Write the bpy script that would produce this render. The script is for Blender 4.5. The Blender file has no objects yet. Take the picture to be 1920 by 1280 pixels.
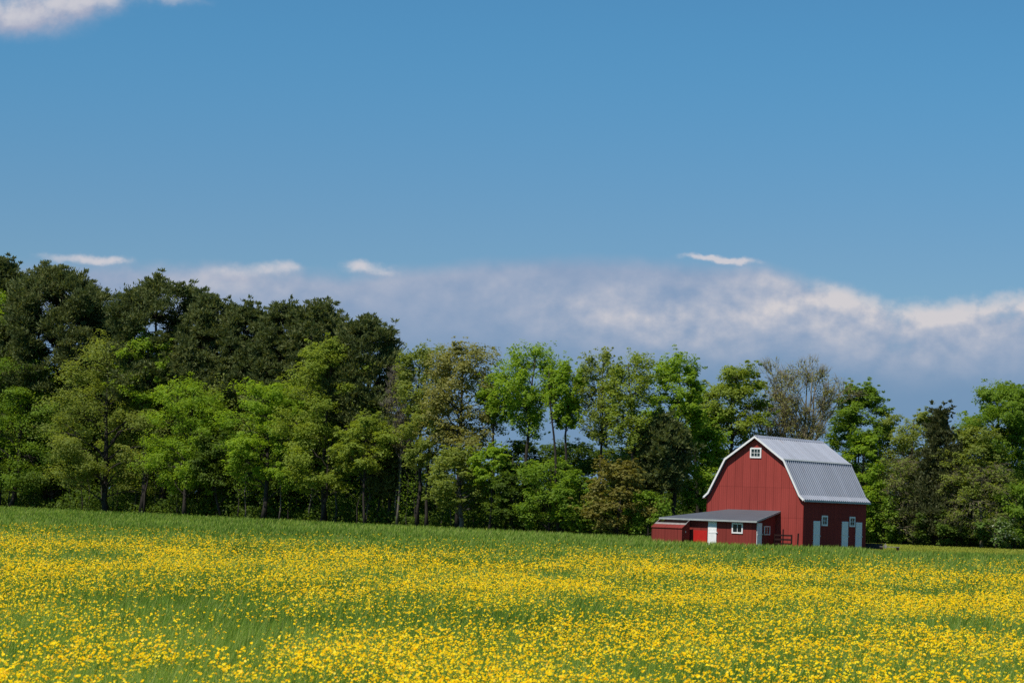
import bpy, bmesh, math, random
import numpy as np
from mathutils import Matrix, Vector

S = bpy.context.scene
COL = S.collection
random.seed(4)

# ------------------------------------------------------------------ camera
FPX, CAMZ = 4500.0, 3.0
PITCH, ROLL = math.radians(3.837), math.radians(2.017)
_c, _s = math.cos(ROLL), math.sin(ROLL)
R0 = np.array([1.0, 0, 0]); U0 = np.array([0, -math.sin(PITCH), math.cos(PITCH)]); FW = np.array([0, math.cos(PITCH), math.sin(PITCH)])
CR, CU = _c * R0 + _s * U0, -_s * R0 + _c * U0
cam = bpy.data.cameras.new("camera"); camo = bpy.data.objects.new("camera", cam); COL.objects.link(camo)
camo.matrix_world = Matrix(((CR[0], CU[0], -FW[0], 0), (CR[1], CU[1], -FW[1], 0), (CR[2], CU[2], -FW[2], CAMZ), (0, 0, 0, 1)))
cam.sensor_width = 36.0; cam.lens = FPX / 1920 * 36.0
cam.clip_start = 0.5; cam.clip_end = 12000
cam.dof.use_dof = True; cam.dof.focus_distance = 200.0; cam.dof.aperture_fstop = 5.6
S.camera = camo
S.render.resolution_x, S.render.resolution_y = 1024, 682

def ray(px, py):                       # photograph pixel (1920 wide) -> direction, used only to survey where things stand
    uu, vv = px - 960, 640 - py
    return R0 * (_c * uu - _s * vv) + U0 * (_s * uu + _c * vv) + FW * FPX
def at(px, py, Y):
    r = ray(px, py); t = Y / r[1]
    return np.array([r[0] * t, Y, CAMZ + r[2] * t])

# ------------------------------------------------------------------ sun and sky
SUN_AZ, SUN_EL = math.radians(221.0), math.radians(56.0)      # azimuth clockwise from +Y
SUN_DIR = Vector((math.sin(SUN_AZ) * math.cos(SUN_EL), math.cos(SUN_AZ) * math.cos(SUN_EL), math.sin(SUN_EL)))
sun = bpy.data.lights.new("sun", "SUN"); sun.energy = 5.0; sun.angle = math.radians(0.53); sun.color = (1.0, 0.95, 0.87)
suno = bpy.data.objects.new("sun", sun); COL.objects.link(suno)
suno.rotation_euler = SUN_DIR.to_track_quat("Z", "Y").to_euler()
S.view_settings.view_transform = "Standard"; S.view_settings.look = "None"
S.view_settings.exposure = 0.0; S.view_settings.gamma = 1.0
S.cycles.max_bounces = 6; S.cycles.diffuse_bounces = 4; S.cycles.glossy_bounces = 2
S.cycles.transmission_bounces = 3; S.cycles.transparent_max_bounces = 4
S.cycles.sample_clamp_indirect = 4.0
S.cycles.use_denoising = False

class NT:                               # small helper for node trees
    def __init__(self, tree): self.t = tree; tree.nodes.clear()
    def n(self, typ, **kw):
        nd = self.t.nodes.new(typ)
        for k, v in kw.items(): setattr(nd, k, v)
        return nd
    def put(self, sock, v):
        if isinstance(v, bpy.types.NodeSocket): self.t.links.new(v, sock)
        elif v is not None: sock.default_value = v
    def m(self, op, a, b=None, c=None, clamp=False):
        nd = self.n("ShaderNodeMath", operation=op, use_clamp=clamp)
        for i, v in enumerate((a, b, c)):
            if v is not None: self.put(nd.inputs[i], v)
        return nd.outputs[0]
    def mix(self, f, a, b, mode="MIX"):
        nd = self.n("ShaderNodeMix", data_type="RGBA", blend_type=mode)
        self.put(nd.inputs[0], f); self.put(nd.inputs[6], a); self.put(nd.inputs[7], b)
        return nd.outputs[2]
    def sstep(self, x, e0, e1):
        nd = self.n("ShaderNodeMapRange", interpolation_type="SMOOTHSTEP")
        self.put(nd.inputs[0], x); self.put(nd.inputs[1], e0); self.put(nd.inputs[2], e1)
        return nd.outputs[0]
    def noise(self, vec, scale, detail=4, rough=0.55, out=0):
        nd = self.n("ShaderNodeTexNoise"); self.put(nd.inputs["Vector"], vec)
        nd.inputs["Scale"].default_value = scale; nd.inputs["Detail"].default_value = detail; nd.inputs["Roughness"].default_value = rough
        return nd.outputs[out]
    def ramp(self, f, stops):
        nd = self.n("ShaderNodeValToRGB"); cr = nd.color_ramp
        while len(cr.elements) < len(stops): cr.elements.new(0.5)
        for e, (p, c) in zip(cr.elements, stops): e.position = p; e.color = (*c, 1) if len(c) == 3 else c
        self.put(nd.inputs[0], f); return nd.outputs[0]

def build_world():
    w = bpy.data.worlds.new("World"); S.world = w; w.use_nodes = True
    T = NT(w.node_tree); BG = 0.1
    sky = T.n("ShaderNodeTexSky", sky_type="NISHITA"); sky.sun_disc = False
    sky.sun_elevation = SUN_EL; sky.sun_rotation = SUN_AZ
    sky.air_density = 1.0; sky.dust_density = 0.0; sky.ozone_density = 3.0; sky.altitude = 0
    tc = T.n("ShaderNodeTexCoord").outputs["Generated"]
    sp = T.n("ShaderNodeSeparateXYZ"); T.put(sp.inputs[0], tc)
    dx, dy, dz = sp.outputs
    yy = T.m("MAXIMUM", dy, 0.05)
    u, v = T.m("DIVIDE", dx, yy), T.m("DIVIDE", dz, yy)        # the far cloud bank: compass bearing and height above the horizon
    front = T.sstep(dy, 0.3, 0.7)
    base = T.mix(1.0, sky.outputs[0], T.mix(T.sstep(v, 0.08, 0.21), (0.435, 0.598, 0.750, 1), (0.365, 0.735, 0.885, 1)), "MULTIPLY")
    k = 1.0 / BG
    def uvp(px, py):
        r = ray(px, py); return r[0] / r[1], r[2] / r[1]
    lo, hi, v0, v1 = -0.235, 0.235, 0.05, 0.13
    def curve(x, pts):                  # piecewise curve over bearing, values 0..1
        return T.ramp(T.m("DIVIDE", T.m("SUBTRACT", x, lo), hi - lo), [((uvp(p, 560)[0] - lo) / (hi - lo), (q,) * 3) for p, q in pts])
    top = [(-60, 488), (40, 488), (150, 482), (260, 486), (400, 490), (560, 496), (640, 506), (760, 496), (900, 482), (1040, 474), (1180, 478),
           (1300, 484), (1420, 488), (1500, 508), (1580, 528), (1660, 546), (1740, 552), (1820, 544), (1980, 534)]
    top = [(p, (uvp(p, q)[1] - v0) / (v1 - v0)) for p, q in top]
    billow = [(0, .5), (500, .5), (760, .35), (1100, .25), (1400, .32), (1520, .7), (1640, 1.0), (1920, 1.15)]   # how cauliflower-like the bank's edge is
    puffs = [(150, 483, 70, 9, .85), (205, 487, 45, 7, .7), (470, 512, 90, 16, .7), (530, 500, 40, 10, .8), (685, 502, 46, 12, 1.25), (1343, 485, 54, 6.5, 1.6),
             (50, 14, 110, 44, 1.0), (20, 44, 70, 30, .55), (190, 2, 110, 24, .7), (320, -2, 70, 12, .55)]
    def field(off, full=True):
        uu, vv = T.m("ADD", u, off[0]), T.m("ADD", v, off[1])
        cv = T.n("ShaderNodeCombineXYZ"); T.put(cv.inputs[0], T.m("MULTIPLY", uu, 0.85)); T.put(cv.inputs[1], vv)
        f1 = T.noise(cv.outputs[0], 40, 9, 0.52); f2, fc = T.noise(cv.outputs[0], 120, 5, 0.55), T.noise(cv.outputs[0], 85, 5, 0.6, 1)
        fb = T.m("ADD", T.m("MULTIPLY", T.m("SUBTRACT", f1, 0.5), 2.3), T.m("MULTIPLY", T.m("SUBTRACT", f2, 0.5), 0.75))
        sc = T.n("ShaderNodeSeparateColor"); T.put(sc.inputs[0], fc)
        ud = T.m("MULTIPLY_ADD", T.m("SUBTRACT", sc.outputs[0], 0.5), 0.020, uu); vd = T.m("MULTIPLY_ADD", T.m("SUBTRACT", sc.outputs[1], 0.5), 0.0075, vv)
        vt = T.m("ADD", T.m("MULTIPLY", curve(uu, top), v1 - v0), v0)
        e = T.m("MULTIPLY", T.m("SUBTRACT", vt, vv), 1 / 0.0085)
        e = T.m("MINIMUM", T.m("MAXIMUM", e, -3.0), 1.1)
        tot = None
        for px, py, rx, ry, am in puffs:
            a, b = uvp(px, py)
            ex = T.m("MULTIPLY", T.m("SUBTRACT", ud, a), FPX / rx); ey = T.m("MULTIPLY", T.m("SUBTRACT", vd, b), FPX / ry)
            q = T.m("MULTIPLY_ADD", ey, ey, T.m("MULTIPLY", ex, ex))
            g = T.m("MULTIPLY", T.m("EXPONENT", T.m("MULTIPLY", q, -0.8)), am)
            tot = g if tot is None else T.m("ADD", tot, g)
        return fb, e, tot
    fb, e, tot = field((0, 0)); fb2, e2, tot2 = field((-0.0020, 0.0050))
    bl = curve(u, billow)
    F = T.m("ADD", e, T.m("MULTIPLY", fb, bl)); F2 = T.m("ADD", e2, T.m("MULTIPLY", fb2, bl))
    low = T.sstep(v, 0.050, 0.082)                            # the bank thins into blue towards the horizon
    alpha = T.m("MULTIPLY", T.sstep(F, -0.15, 0.95), 0.93)
    # sunlit heads: where the cloud thins towards the sun
    lit = T.m("ADD", T.m("MULTIPLY", T.m("SUBTRACT", fb, fb2), 0.75), T.m("MULTIPLY", T.m("SUBTRACT", e, e2), T.m("MULTIPLY", bl, 0.75)))
    wl = [(860, 545, 260, 60, .42), (1120, 600, 130, 46, .5), (1265, 582, 110, 70, .85), (1440, 560, 110, 60, .75), (1640, 562, 170, 50, .8), (1840, 580, 190, 75, .95),
          (1720, 650, 150, 55, .5), (1540, 600, 150, 70, .5), (470, 530, 200, 55, .65), (220, 530, 200, 50, .45), (1020, 560, 170, 60, .35), (1930, 562, 90, 40, .7), (1330, 640, 170, 40, .4)]
    W = None
    for px, py, rx, ry, am in wl:
        a, b = uvp(px, py)
        ex = T.m("MULTIPLY", T.m("SUBTRACT", u, a), FPX / rx); ey = T.m("MULTIPLY", T.m("SUBTRACT", v, b), FPX / ry)
        g = T.m("MULTIPLY", T.m("EXPONENT", T.m("MULTIPLY", T.m("MULTIPLY_ADD", ey, ey, T.m("MULTIPLY", ex, ex)), -0.7)), am)
        W = g if W is None else T.m("ADD", W, g)
    heads = T.m("MULTIPLY", W, T.m("ADD", 0.50, T.m("ADD", T.m("MULTIPLY", fb, 0.42), T.m("MULTIPLY", lit, 0.75))))
    glow = T.m("MULTIPLY", heads, 0.80, clamp=True)
    bcol = T.mix(low, (0.165 * k, 0.283 * k, 0.455 * k, 1), (0.238 * k, 0.335 * k, 0.500 * k, 1))
    bcol = T.mix(T.m("MULTIPLY", T.sstep(fb, -0.5, 0.7), T.m("MULTIPLY", low, 0.75)), bcol, (0.320 * k, 0.395 * k, 0.545 * k, 1))
    bcol = T.mix(glow, bcol, T.mix(glow, (0.37 * k, 0.42 * k, 0.55 * k, 1), (0.66 * k, 0.625 * k, 0.64 * k, 1)))
    c = T.mix(T.m("MULTIPLY", alpha, front), base, bcol)
    P = T.m("MULTIPLY", tot, T.m("MULTIPLY_ADD", fb, 0.95, 0.75)); P2 = T.m("MULTIPLY", tot2, T.m("MULTIPLY_ADD", fb2, 0.95, 0.75))
    pa = T.sstep(P, 0.10, 1.0)
    pc = T.mix(T.sstep(T.m("SUBTRACT", P, P2), -0.3, 0.55), (0.42 * k, 0.43 * k, 0.54 * k, 1), (0.66 * k, 0.63 * k, 0.66 * k, 1))
    c = T.mix(T.m("MULTIPLY", T.m("MULTIPLY", pa, 0.85), front), c, pc)
    bg = T.n("ShaderNodeBackground"); T.put(bg.inputs[0], c); bg.inputs[1].default_value = BG
    out = T.n("ShaderNodeOutputWorld"); T.put(out.inputs[0], bg.outputs[0])
build_world()

# ------------------------------------------------------------------ helpers
def tag(o, label=None, cat=None, group=None, kind=None):
    if label: o["label"] = label
    if cat: o["category"] = cat
    if group: o["group"] = group
    if kind: o["kind"] = kind
    return o
def empty(name, loc, rz=0.0):
    o = bpy.data.objects.new(name, None); COL.objects.link(o); o.location = loc; o.rotation_euler = (0, 0, rz); o.empty_display_size = 0.3
    return o

class MB:                               # mesh builder: boxes, prisms, polygons, tubes in plain lists
    def __init__(self): self.v = []; self.f = []; self.mi = []; self.cm = 0
    def poly(self, pts):
        b = len(self.v); self.v += [tuple(p) for p in pts]; self.f.append(tuple(range(b, b + len(pts)))); self.mi.append(self.cm)
    def box(self, x0, x1, y0, y1, z0, z1):
        b = len(self.v)
        self.v += [(x, y, z) for z in (z0, z1) for x, y in ((x0, y0), (x1, y0), (x1, y1), (x0, y1))]
        for q in ((3, 2, 1, 0), (4, 5, 6, 7), (0, 1, 5, 4), (1, 2, 6, 5), (2, 3, 7, 6), (3, 0, 4, 7)):
            self.f.append(tuple(b + i for i in q)); self.mi.append(self.cm)
        return self
    def prism(self, pts, vec):          # extrude polygon pts by vec
        b = len(self.v); n = len(pts)
        self.v += [tuple(p) for p in pts] + [tuple(np.add(p, vec)) for p in pts]
        self.f.append(tuple(range(b + n - 1, b - 1, -1))); self.f.append(tuple(range(b + n, b + 2 * n)))
        self.mi += [self.cm, self.cm]
        for i in range(n):
            j = (i + 1) % n; self.f.append((b + i, b + j, b + n + j, b + n + i)); self.mi.append(self.cm)
        return self
    def tube(self, pts, rad, n=6):
        b = len(self.v); pts = np.asarray(pts, float)
        for i, p in enumerate(pts):
            d = pts[min(i + 1, len(pts) - 1)] - pts[max(i - 1, 0)]; d /= np.linalg.norm(d) + 1e-9
            a = np.cross(d, (0.31, 0.95, 0.05)); a /= np.linalg.norm(a) + 1e-9; c = np.cross(d, a)
            for k in range(n):
                t = 2 * math.pi * k / n; self.v.append(tuple(p + rad[i] * (a * math.cos(t) + c * math.sin(t))))
        for i in range(len(pts) - 1):
            for k in range(n):
                k2 = (k + 1) % n
                self.f.append((b + i * n + k, b + i * n + k2, b + (i + 1) * n + k2, b + (i + 1) * n + k)); self.mi.append(self.cm)
        self.f.append(tuple(b + k for k in range(n - 1, -1, -1))); self.f.append(tuple(b + (len(pts) - 1) * n + k for k in range(n))); self.mi += [self.cm] * 2
        return self
    def build(self, name, mats, parent=None, smooth=False, fix=True):
        me = bpy.data.meshes.new(name); me.from_pydata(self.v, [], self.f)
        for m in (mats if isinstance(mats, (list, tuple)) else [mats]): me.materials.append(m)
        me.polygons.foreach_set("material_index", self.mi)
        if fix:
            bm = bmesh.new(); bm.from_mesh(me); bmesh.ops.recalc_face_normals(bm, faces=bm.faces); bm.to_mesh(me); bm.free()
        if smooth: me.polygons.foreach_set("use_smooth", [True] * len(me.polygons))
        o = bpy.data.objects.new(name, me); COL.objects.link(o)
        if parent: o.parent = parent
        return o

def np_mesh(name, V, sizes, mat, tint=None, parent=None, link=True):   # V already ordered per face corner
    me = bpy.data.meshes.new(name); nv = len(V); sizes = np.asarray(sizes, np.int32); nf = len(sizes)
    me.vertices.add(nv); me.vertices.foreach_set("co", np.asarray(V, np.float32).ravel())
    me.loops.add(nv); me.loops.foreach_set("vertex_index", np.arange(nv, dtype=np.int32))
    me.polygons.add(nf); st = np.zeros(nf, np.int32); st[1:] = np.cumsum(sizes)[:-1]
    me.polygons.foreach_set("loop_start", st)
    try: me.polygons.foreach_set("loop_total", sizes)
    except Exception: pass
    if tint is not None:
        a = me.attributes.new("tint", "FLOAT", "FACE"); a.data.foreach_set("value", np.asarray(tint, np.float32))
    me.materials.append(mat); me.update(calc_edges=True)
    o = bpy.data.objects.new(name, me)
    if link: COL.objects.link(o)
    if parent: o.parent = parent
    return o

# ------------------------------------------------------------------ materials
def new_mat(name):
    m = bpy.data.materials.new(name); m.use_nodes = True
    return m, NT(m.node_tree)
def finish(T, sh, disp=None):
    o = T.n("ShaderNodeOutputMaterial"); T.put(o.inputs[0], sh)
def princ(T, col, rough=0.6, spec=0.5, metal=0.0, normal=None):
    p = T.n("ShaderNodeBsdfPrincipled"); T.put(p.inputs["Base Color"], col); T.put(p.inputs["Roughness"], rough)
    T.put(p.inputs["Metallic"], metal); T.put(p.inputs["Specular IOR Level"], spec)
    if normal is not None: T.put(p.inputs["Normal"], normal)
    return p.outputs[0]
def rgba(c): return (*c, 1.0)

def leaf_mat(name, stops, trans=0.35, spec=0.16, rough=0.55):
    m, T = new_mat(name)
    at_ = T.n("ShaderNodeAttribute", attribute_name="tint").outputs["Fac"]
    n = len(stops); col = T.ramp(at_, [(i / (n - 1), c) for i, c in enumerate(stops)])
    p = princ(T, col, rough, spec)
    tr = T.n("ShaderNodeBsdfTranslucent"); T.put(tr.inputs[0], T.mix(1.0, col, (1.75, 1.65, 0.8, 1), "MULTIPLY"))
    mx = T.n("ShaderNodeMixShader"); mx.inputs[0].default_value = trans
    T.put(mx.inputs[1], p); T.put(mx.inputs[2], tr.outputs[0]); finish(T, mx.outputs[0]); return m
def bark_mat(name, a, b):
    m, T = new_mat(name)
    tc = T.n("ShaderNodeTexCoord").outputs["Object"]
    mp = T.n("ShaderNodeMapping"); T.put(mp.inputs[0], tc); mp.inputs["Scale"].default_value = (4, 4, 0.8)
    f = T.noise(mp.outputs[0], 2.5, 5, 0.65)
    col = T.ramp(f, [(0.3, a), (0.7, b)])
    bp = T.n("ShaderNodeBump"); bp.inputs["Strength"].default_value = 0.6; bp.inputs["Distance"].default_value = 0.05; T.put(bp.inputs["Height"], f)
    finish(T, princ(T, col, 0.9, 0.15, normal=bp.outputs[0])); return m
def plain_mat(name, col, rough=0.6, spec=0.4, var=0.12, scale=3.0, metal=0.0):
    m, T = new_mat(name)
    tc = T.n("ShaderNodeTexCoord").outputs["Object"]
    f = T.noise(tc, scale, 5, 0.6)
    c2 = tuple(x * (1 - 2 * var) for x in col); c1 = tuple(min(1, x * (1 + var)) for x in col)
    finish(T, princ(T, T.ramp(f, [(0.3, c2), (0.7, c1)]), rough, spec, metal)); return m
def siding_mat(name, col, axis, pitch=0.73, hz=(2.55, 5.02)):   # painted plywood siding with grooves and panel seams
    m, T = new_mat(name)
    tc = T.n("ShaderNodeTexCoord").outputs["Object"]
    sp = T.n("ShaderNodeSeparateXYZ"); T.put(sp.inputs[0], tc)
    a, z = sp.outputs[axis], sp.outputs[2]
    def line(x, p, w):
        fr = T.m("FRACT", T.m("DIVIDE", x, p)); d = T.m("ABSOLUTE", T.m("SUBTRACT", fr, 0.5))
        return T.sstep(d, w / p / 2, w / p / 2 + 0.02 / p)       # 0 in the line, 1 outside
    seam = line(T.m("ADD", a, 0.12), pitch, 0.045)
    groove = line(a, pitch / 4, 0.022)
    h = None
    for zz in hz:
        l = T.sstep(T.m("ABSOLUTE", T.m("SUBTRACT", z, zz)), 0.015, 0.04)
        h = l if h is None else T.m("MINIMUM", h, l)
    mp = T.n("ShaderNodeMapping"); T.put(mp.inputs[0], tc); mp.inputs["Scale"].default_value = (1.6, 1.6, 0.35)
    big = T.noise(mp.outputs[0], 0.9, 5, 0.6); fine = T.noise(mp.outputs[0], 14, 4, 0.7)
    # each sheet takes the paint a little differently
    wn = T.n("ShaderNodeTexWhiteNoise", noise_dimensions="2D"); cb = T.n("ShaderNodeCombineXYZ")
    T.put(cb.inputs[0], T.m("FLOOR", T.m("DIVIDE", T.m("ADD", a, 0.12 + pitch / 2), pitch))); T.put(cb.inputs[1], T.m("FLOOR", T.m("DIVIDE", z, 2.5))); T.put(wn.inputs[0], cb.outputs[0])
    tone = T.m("ADD", T.m("ADD", 0.56, T.m("MULTIPLY", big, 0.46)), T.m("ADD", T.m("MULTIPLY", fine, 0.24), T.m("MULTIPLY", wn.outputs[0], 0.13)))
    ln = T.m("MULTIPLY", T.m("ADD", 0.74, T.m("MULTIPLY", seam, 0.26)), T.m("ADD", 0.80, T.m("MULTIPLY", h, 0.20)))
    ln = T.m("MULTIPLY", ln, T.m("ADD", 0.82, T.m("MULTIPLY", groove, 0.18)))
    tn = T.m("MULTIPLY", tone, ln)
    cc = T.n("ShaderNodeCombineXYZ")
    for i in range(3): T.put(cc.inputs[i], tn)
    c = T.mix(1.0, rgba(col), cc.outputs[0], "MULTIPLY")
    finish(T, princ(T, c, 0.8, 0.10)); return m

M = {}
M["pine"] = leaf_mat("pine_needles", [(.034, .050, .018), (.072, .096, .030), (.124, .148, .046), (.165, .172, .056)], 0.32)
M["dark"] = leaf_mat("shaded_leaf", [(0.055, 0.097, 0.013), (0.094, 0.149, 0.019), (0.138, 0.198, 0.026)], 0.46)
M["bright"] = leaf_mat("spring_leaf_bright", [(0.151, 0.246, 0.018), (0.224, 0.336, 0.029), (0.297, 0.409, 0.047)], 0.54)
M["yellow"] = leaf_mat("spring_leaf_yellow_green", [(0.158, 0.215, 0.025), (0.221, 0.286, 0.038), (0.284, 0.341, 0.059)], 0.48)
M["olive"] = leaf_mat("oak_leaf_olive", [(0.149, 0.196, 0.033), (0.209, 0.259, 0.048), (0.270, 0.308, 0.073)], 0.52)
M["khaki"] = leaf_mat("catkin_khaki", [(0.182, 0.187, 0.050), (0.248, 0.248, 0.070), (0.303, 0.292, 0.099)], 0.44)
M["tan"] = leaf_mat("tan_leaf", [(.145, .130, .030), (.205, .185, .040), (.225, .225, .050)], 0.38)
M["green"] = leaf_mat("maple_leaf_green", [(0.103, 0.184, 0.016), (0.161, 0.255, 0.025), (0.218, 0.313, 0.039)], 0.52)
M["cedar"] = leaf_mat("cedar_scale_leaf", [(.040, .050, .018), (.070, .080, .028), (.105, .108, .042)], 0.24)
M["blossom"] = leaf_mat("white_blossom", [(.08, .14, .02), (.10, .17, .025), (.13, .20, .04), (.40, .42, .32)], 0.3)
M["bark"] = bark_mat("bark_dark", (.018, .015, .012), (.060, .050, .042))
M["pinebark"] = bark_mat("bark_pine", (.016, .013, .011), (.055, .042, .034))
M["greybark"] = bark_mat("bark_grey", (.07, .06, .048), (.17, .15, .125))
M["tanbark"] = bark_mat("bark_tan", (.12, .100, .06), (.25, .215, .14))
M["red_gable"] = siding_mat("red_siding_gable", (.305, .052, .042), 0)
M["red_side"] = siding_mat("red_siding_side_shaded", (.250, .033, .025), 1)  # gable red darkened, so part of the side's shade is in the colour
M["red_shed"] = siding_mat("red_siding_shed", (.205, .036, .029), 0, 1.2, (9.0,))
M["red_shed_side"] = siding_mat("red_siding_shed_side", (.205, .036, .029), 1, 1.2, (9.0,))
M["red_bright"] = plain_mat("red_fresh_paint", (.46, .014, .010), 0.5, 0.4, 0.06)
M["white"] = plain_mat("white_paint", (.79, .78, .76), 0.5, 0.4, 0.05)
M["white_trim"] = plain_mat("white_trim_paint", (.78, .76, .74), 0.45, 0.4, 0.04)
M["grey_trim"] = plain_mat("grey_trim_metal", (.36, .38, .37), 0.5, 0.5, 0.08)
M["galv"] = plain_mat("galvanised_roof_sheet", (.38, .40, .46), 0.45, 0.3, 0.09, 0.8)
M["shed_roof"] = plain_mat("grey_shed_roof_sheet", (.115, .135, .170), 0.6, 0.3, 0.08, 1.2)
M["weathered"] = plain_mat("weathered_board", (.26, .24, .22), 0.8, 0.2, 0.18, 5)
M["darkwood"] = plain_mat("dark_red_wood", (.024, .009, .008), 0.8, 0.2, 0.2, 5)
M["black"] = plain_mat("black_rubber", (.016, .017, .020), 0.55, 0.4, 0.15, 6)
M["interior"] = plain_mat("interior_painted_shade", (.020, .012, .011), 0.9, 0.1, 0.1)
def roof_mat(name, col, pitch, rough, spec, metal=0.0):
    m, T = new_mat(name)
    tc = T.n("ShaderNodeTexCoord").outputs["Object"]; sp = T.n("ShaderNodeSeparateXYZ"); T.put(sp.inputs[0], tc)
    wn = T.n("ShaderNodeTexWhiteNoise", noise_dimensions="2D"); cb = T.n("ShaderNodeCombineXYZ")
    T.put(cb.inputs[0], T.m("FLOOR", T.m("DIVIDE", sp.outputs[1], pitch))); T.put(cb.inputs[1], T.m("FLOOR", T.m("DIVIDE", T.m("ABSOLUTE", sp.outputs[0]), 2.8))); T.put(wn.inputs[0], cb.outputs[0])
    mp = T.n("ShaderNodeMapping"); T.put(mp.inputs[0], tc); mp.inputs["Scale"].default_value = (.25, 3.2, .25)
    st = T.noise(mp.outputs[0], 1.3, 5, .65); bl = T.noise(tc, .5, 5, .6); ru = T.noise(mp.outputs[0], 2.1, 6, .7)
    tone = T.m("ADD", T.m("ADD", .66, T.m("MULTIPLY", wn.outputs[0], .14)), T.m("ADD", T.m("MULTIPLY", st, .30), T.m("MULTIPLY", bl, .26)))
    cc = T.n("ShaderNodeCombineXYZ")
    for i in range(3): T.put(cc.inputs[i], tone)
    c = T.mix(1.0, rgba(col), cc.outputs[0], "MULTIPLY")
    c = T.mix(T.m("MULTIPLY", T.sstep(ru, .58, .75), .35), c, (.20, .12, .07, 1))
    finish(T, princ(T, c, T.m("ADD", rough - .08, T.m("MULTIPLY", st, .16)), spec, metal)); return m
M["galv"] = roof_mat("galvanised_roof_sheet", (.265, .285, .335), .92, .58, .30, .30)
M["shed_roof"] = roof_mat("grey_shed_roof_sheet", (.086, .096, .112), 5.0, .6, .3)
m_, T_ = new_mat("window_glass"); finish(T_, princ(T_, (.012, .014, .018, 1), 0.06, 0.6)); M["glass"] = m_
M["grass"] = leaf_mat("meadow_grass", [(.055, .115, .014), (.175, .290, .036), (.340, .450, .085), (.50, .48, .18)], 0.48, 0.12, 0.5)
M["weed"] = leaf_mat("dark_grass_blade", [(.050, .115, .018), (.080, .165, .022), (.120, .22, .03)], 0.45)
M["lawn"] = leaf_mat("short_grass", [(.22, .27, .030), (.33, .36, .045), (.46, .42, .06)], 0.35, 0.2)
M["petal"] = leaf_mat("yellow_petal", [(.81, .43, .002), (.91, .58, .003), (.95, .67, .005), (.96, .78, .03)], 0.40, 0.1, 0.4)

def ground_mat():
    m, T = new_mat("field_soil")
    tc = T.n("ShaderNodeTexCoord").outputs["Object"]
    f = T.noise(tc, 0.35, 6, 0.65); g = T.noise(tc, 6.0, 4, 0.6)
    c = T.mix(g, T.ramp(f, [(0.35, (.030, .050, .012)), (0.65, (.060, .085, .018))]), (.045, .040, .020, 1))
    finish(T, princ(T, c, 0.95, 0.1)); return m
M["ground"] = ground_mat()

# ------------------------------------------------------------------ ground
g = MB(); g.poly([(-4000, -200, 0), (4000, -200, 0), (4000, 6000, 0), (-4000, 6000, 0)])
tag(g.build("field_ground", M["ground"]), kind="structure")

D_EDGE = ([-500, 0, 300, 600, 900, 1200, 1320, 1640, 1920, 2400], [340, 307, 281, 259, 240, 226, 238, 252, 246, 242])       # tree line
D_TALL = ([-500, 0, 300, 600, 900, 1150, 1215, 1300, 1500, 1625, 1665, 1920, 2400], [339, 306, 280, 258, 239, 227, 224, 214, 206, 201, 188, 192, 196])  # end of the tall grass
def edge_at(px): return float(np.interp(px, *D_EDGE))

# ------------------------------------------------------------------ barn
AL = math.radians(34.0); BX, BY = 20.502, 200.082
GX = np.array([math.cos(AL), -math.sin(AL)]); GY = np.array([math.sin(AL), math.cos(AL)])
def barn_local(X, Y):
    dx, dy = X - BX, Y - BY
    return dx * GX[0] + dy * GX[1], dx * GY[0] + dy * GY[1]
LEN, OF, OB, HW = 12.54, 0.33, 0.32, 4.52
PROF = [(-4.746, 4.088), (-4.342, 4.446), (-2.819, 7.302), (0, 9.261), (2.819, 7.302), (4.342, 4.446), (4.746, 4.088)]

def offset_profile(pr, d):             # move a polyline down by d perpendicular to itself
    out = []
    for i, p in enumerate(pr):
        ns = []
        for a, b in ((i - 1, i), (i, i + 1)):
            if a >= 0 and b < len(pr):
                e = np.subtract(pr[b], pr[a]); e = e / np.linalg.norm(e); ns.append(np.array([e[1], -e[0]]))
        n = sum(ns); n = n / np.linalg.norm(n); k = d / max(0.3, float(n @ ns[0]))
        out.append((p[0] + n[0] * k, p[1] + n[1] * k))
    return out

def add_window(parent, w, h, cols, rows, cx, cz, plane, face, fw=0.1, mats=None):
    """plane 'y': in a wall facing -y at y=face; plane 'x': in a wall facing +x at x=face."""
    def bx(mb, a0, a1, z0, z1, d0, d1):  # d0..d1 measured outwards from the wall
        if plane == "y": mb.box(a0, a1, face - d1, face - d0, z0, z1)
        else: mb.box(face + d0, face + d1, a0, a1, z0, z1)
    fr = MB()
    x0, x1, z0, z1 = cx - w / 2, cx + w / 2, cz - h / 2, cz + h / 2
    bx(fr, x0, x1, z0, z0 + fw, 0.0, 0.07); bx(fr, x0, x1, z1 - fw, z1, 0.0, 0.07)
    bx(fr, x0, x0 + fw, z0 + fw, z1 - fw, 0.0, 0.07); bx(fr, x1 - fw, x1, z0 + fw, z1 - fw, 0.0, 0.07)
    win = fr.build("window", M["white_trim"], parent)
    pn = MB(); bx(pn, x0 + fw, x1 - fw, z0 + fw, z1 - fw, 0.005, 0.02); pn.build("pane", M["glass"], win)
    mu = MB(); t = 0.035
    for i in range(1, cols):
        x = x0 + fw + (w - 2 * fw) * i / cols; bx(mu, x - t / 2, x + t / 2, z0 + fw, z1 - fw, 0.022, 0.05)
    for j in range(1, rows):
        z = z0 + fw + (h - 2 * fw) * j / rows; bx(mu, x0 + fw, x1 - fw, z - t / 2, z + t / 2, 0.0225, 0.047)
    mu.build("muntin", M["white_trim"], win)
    return win
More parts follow.
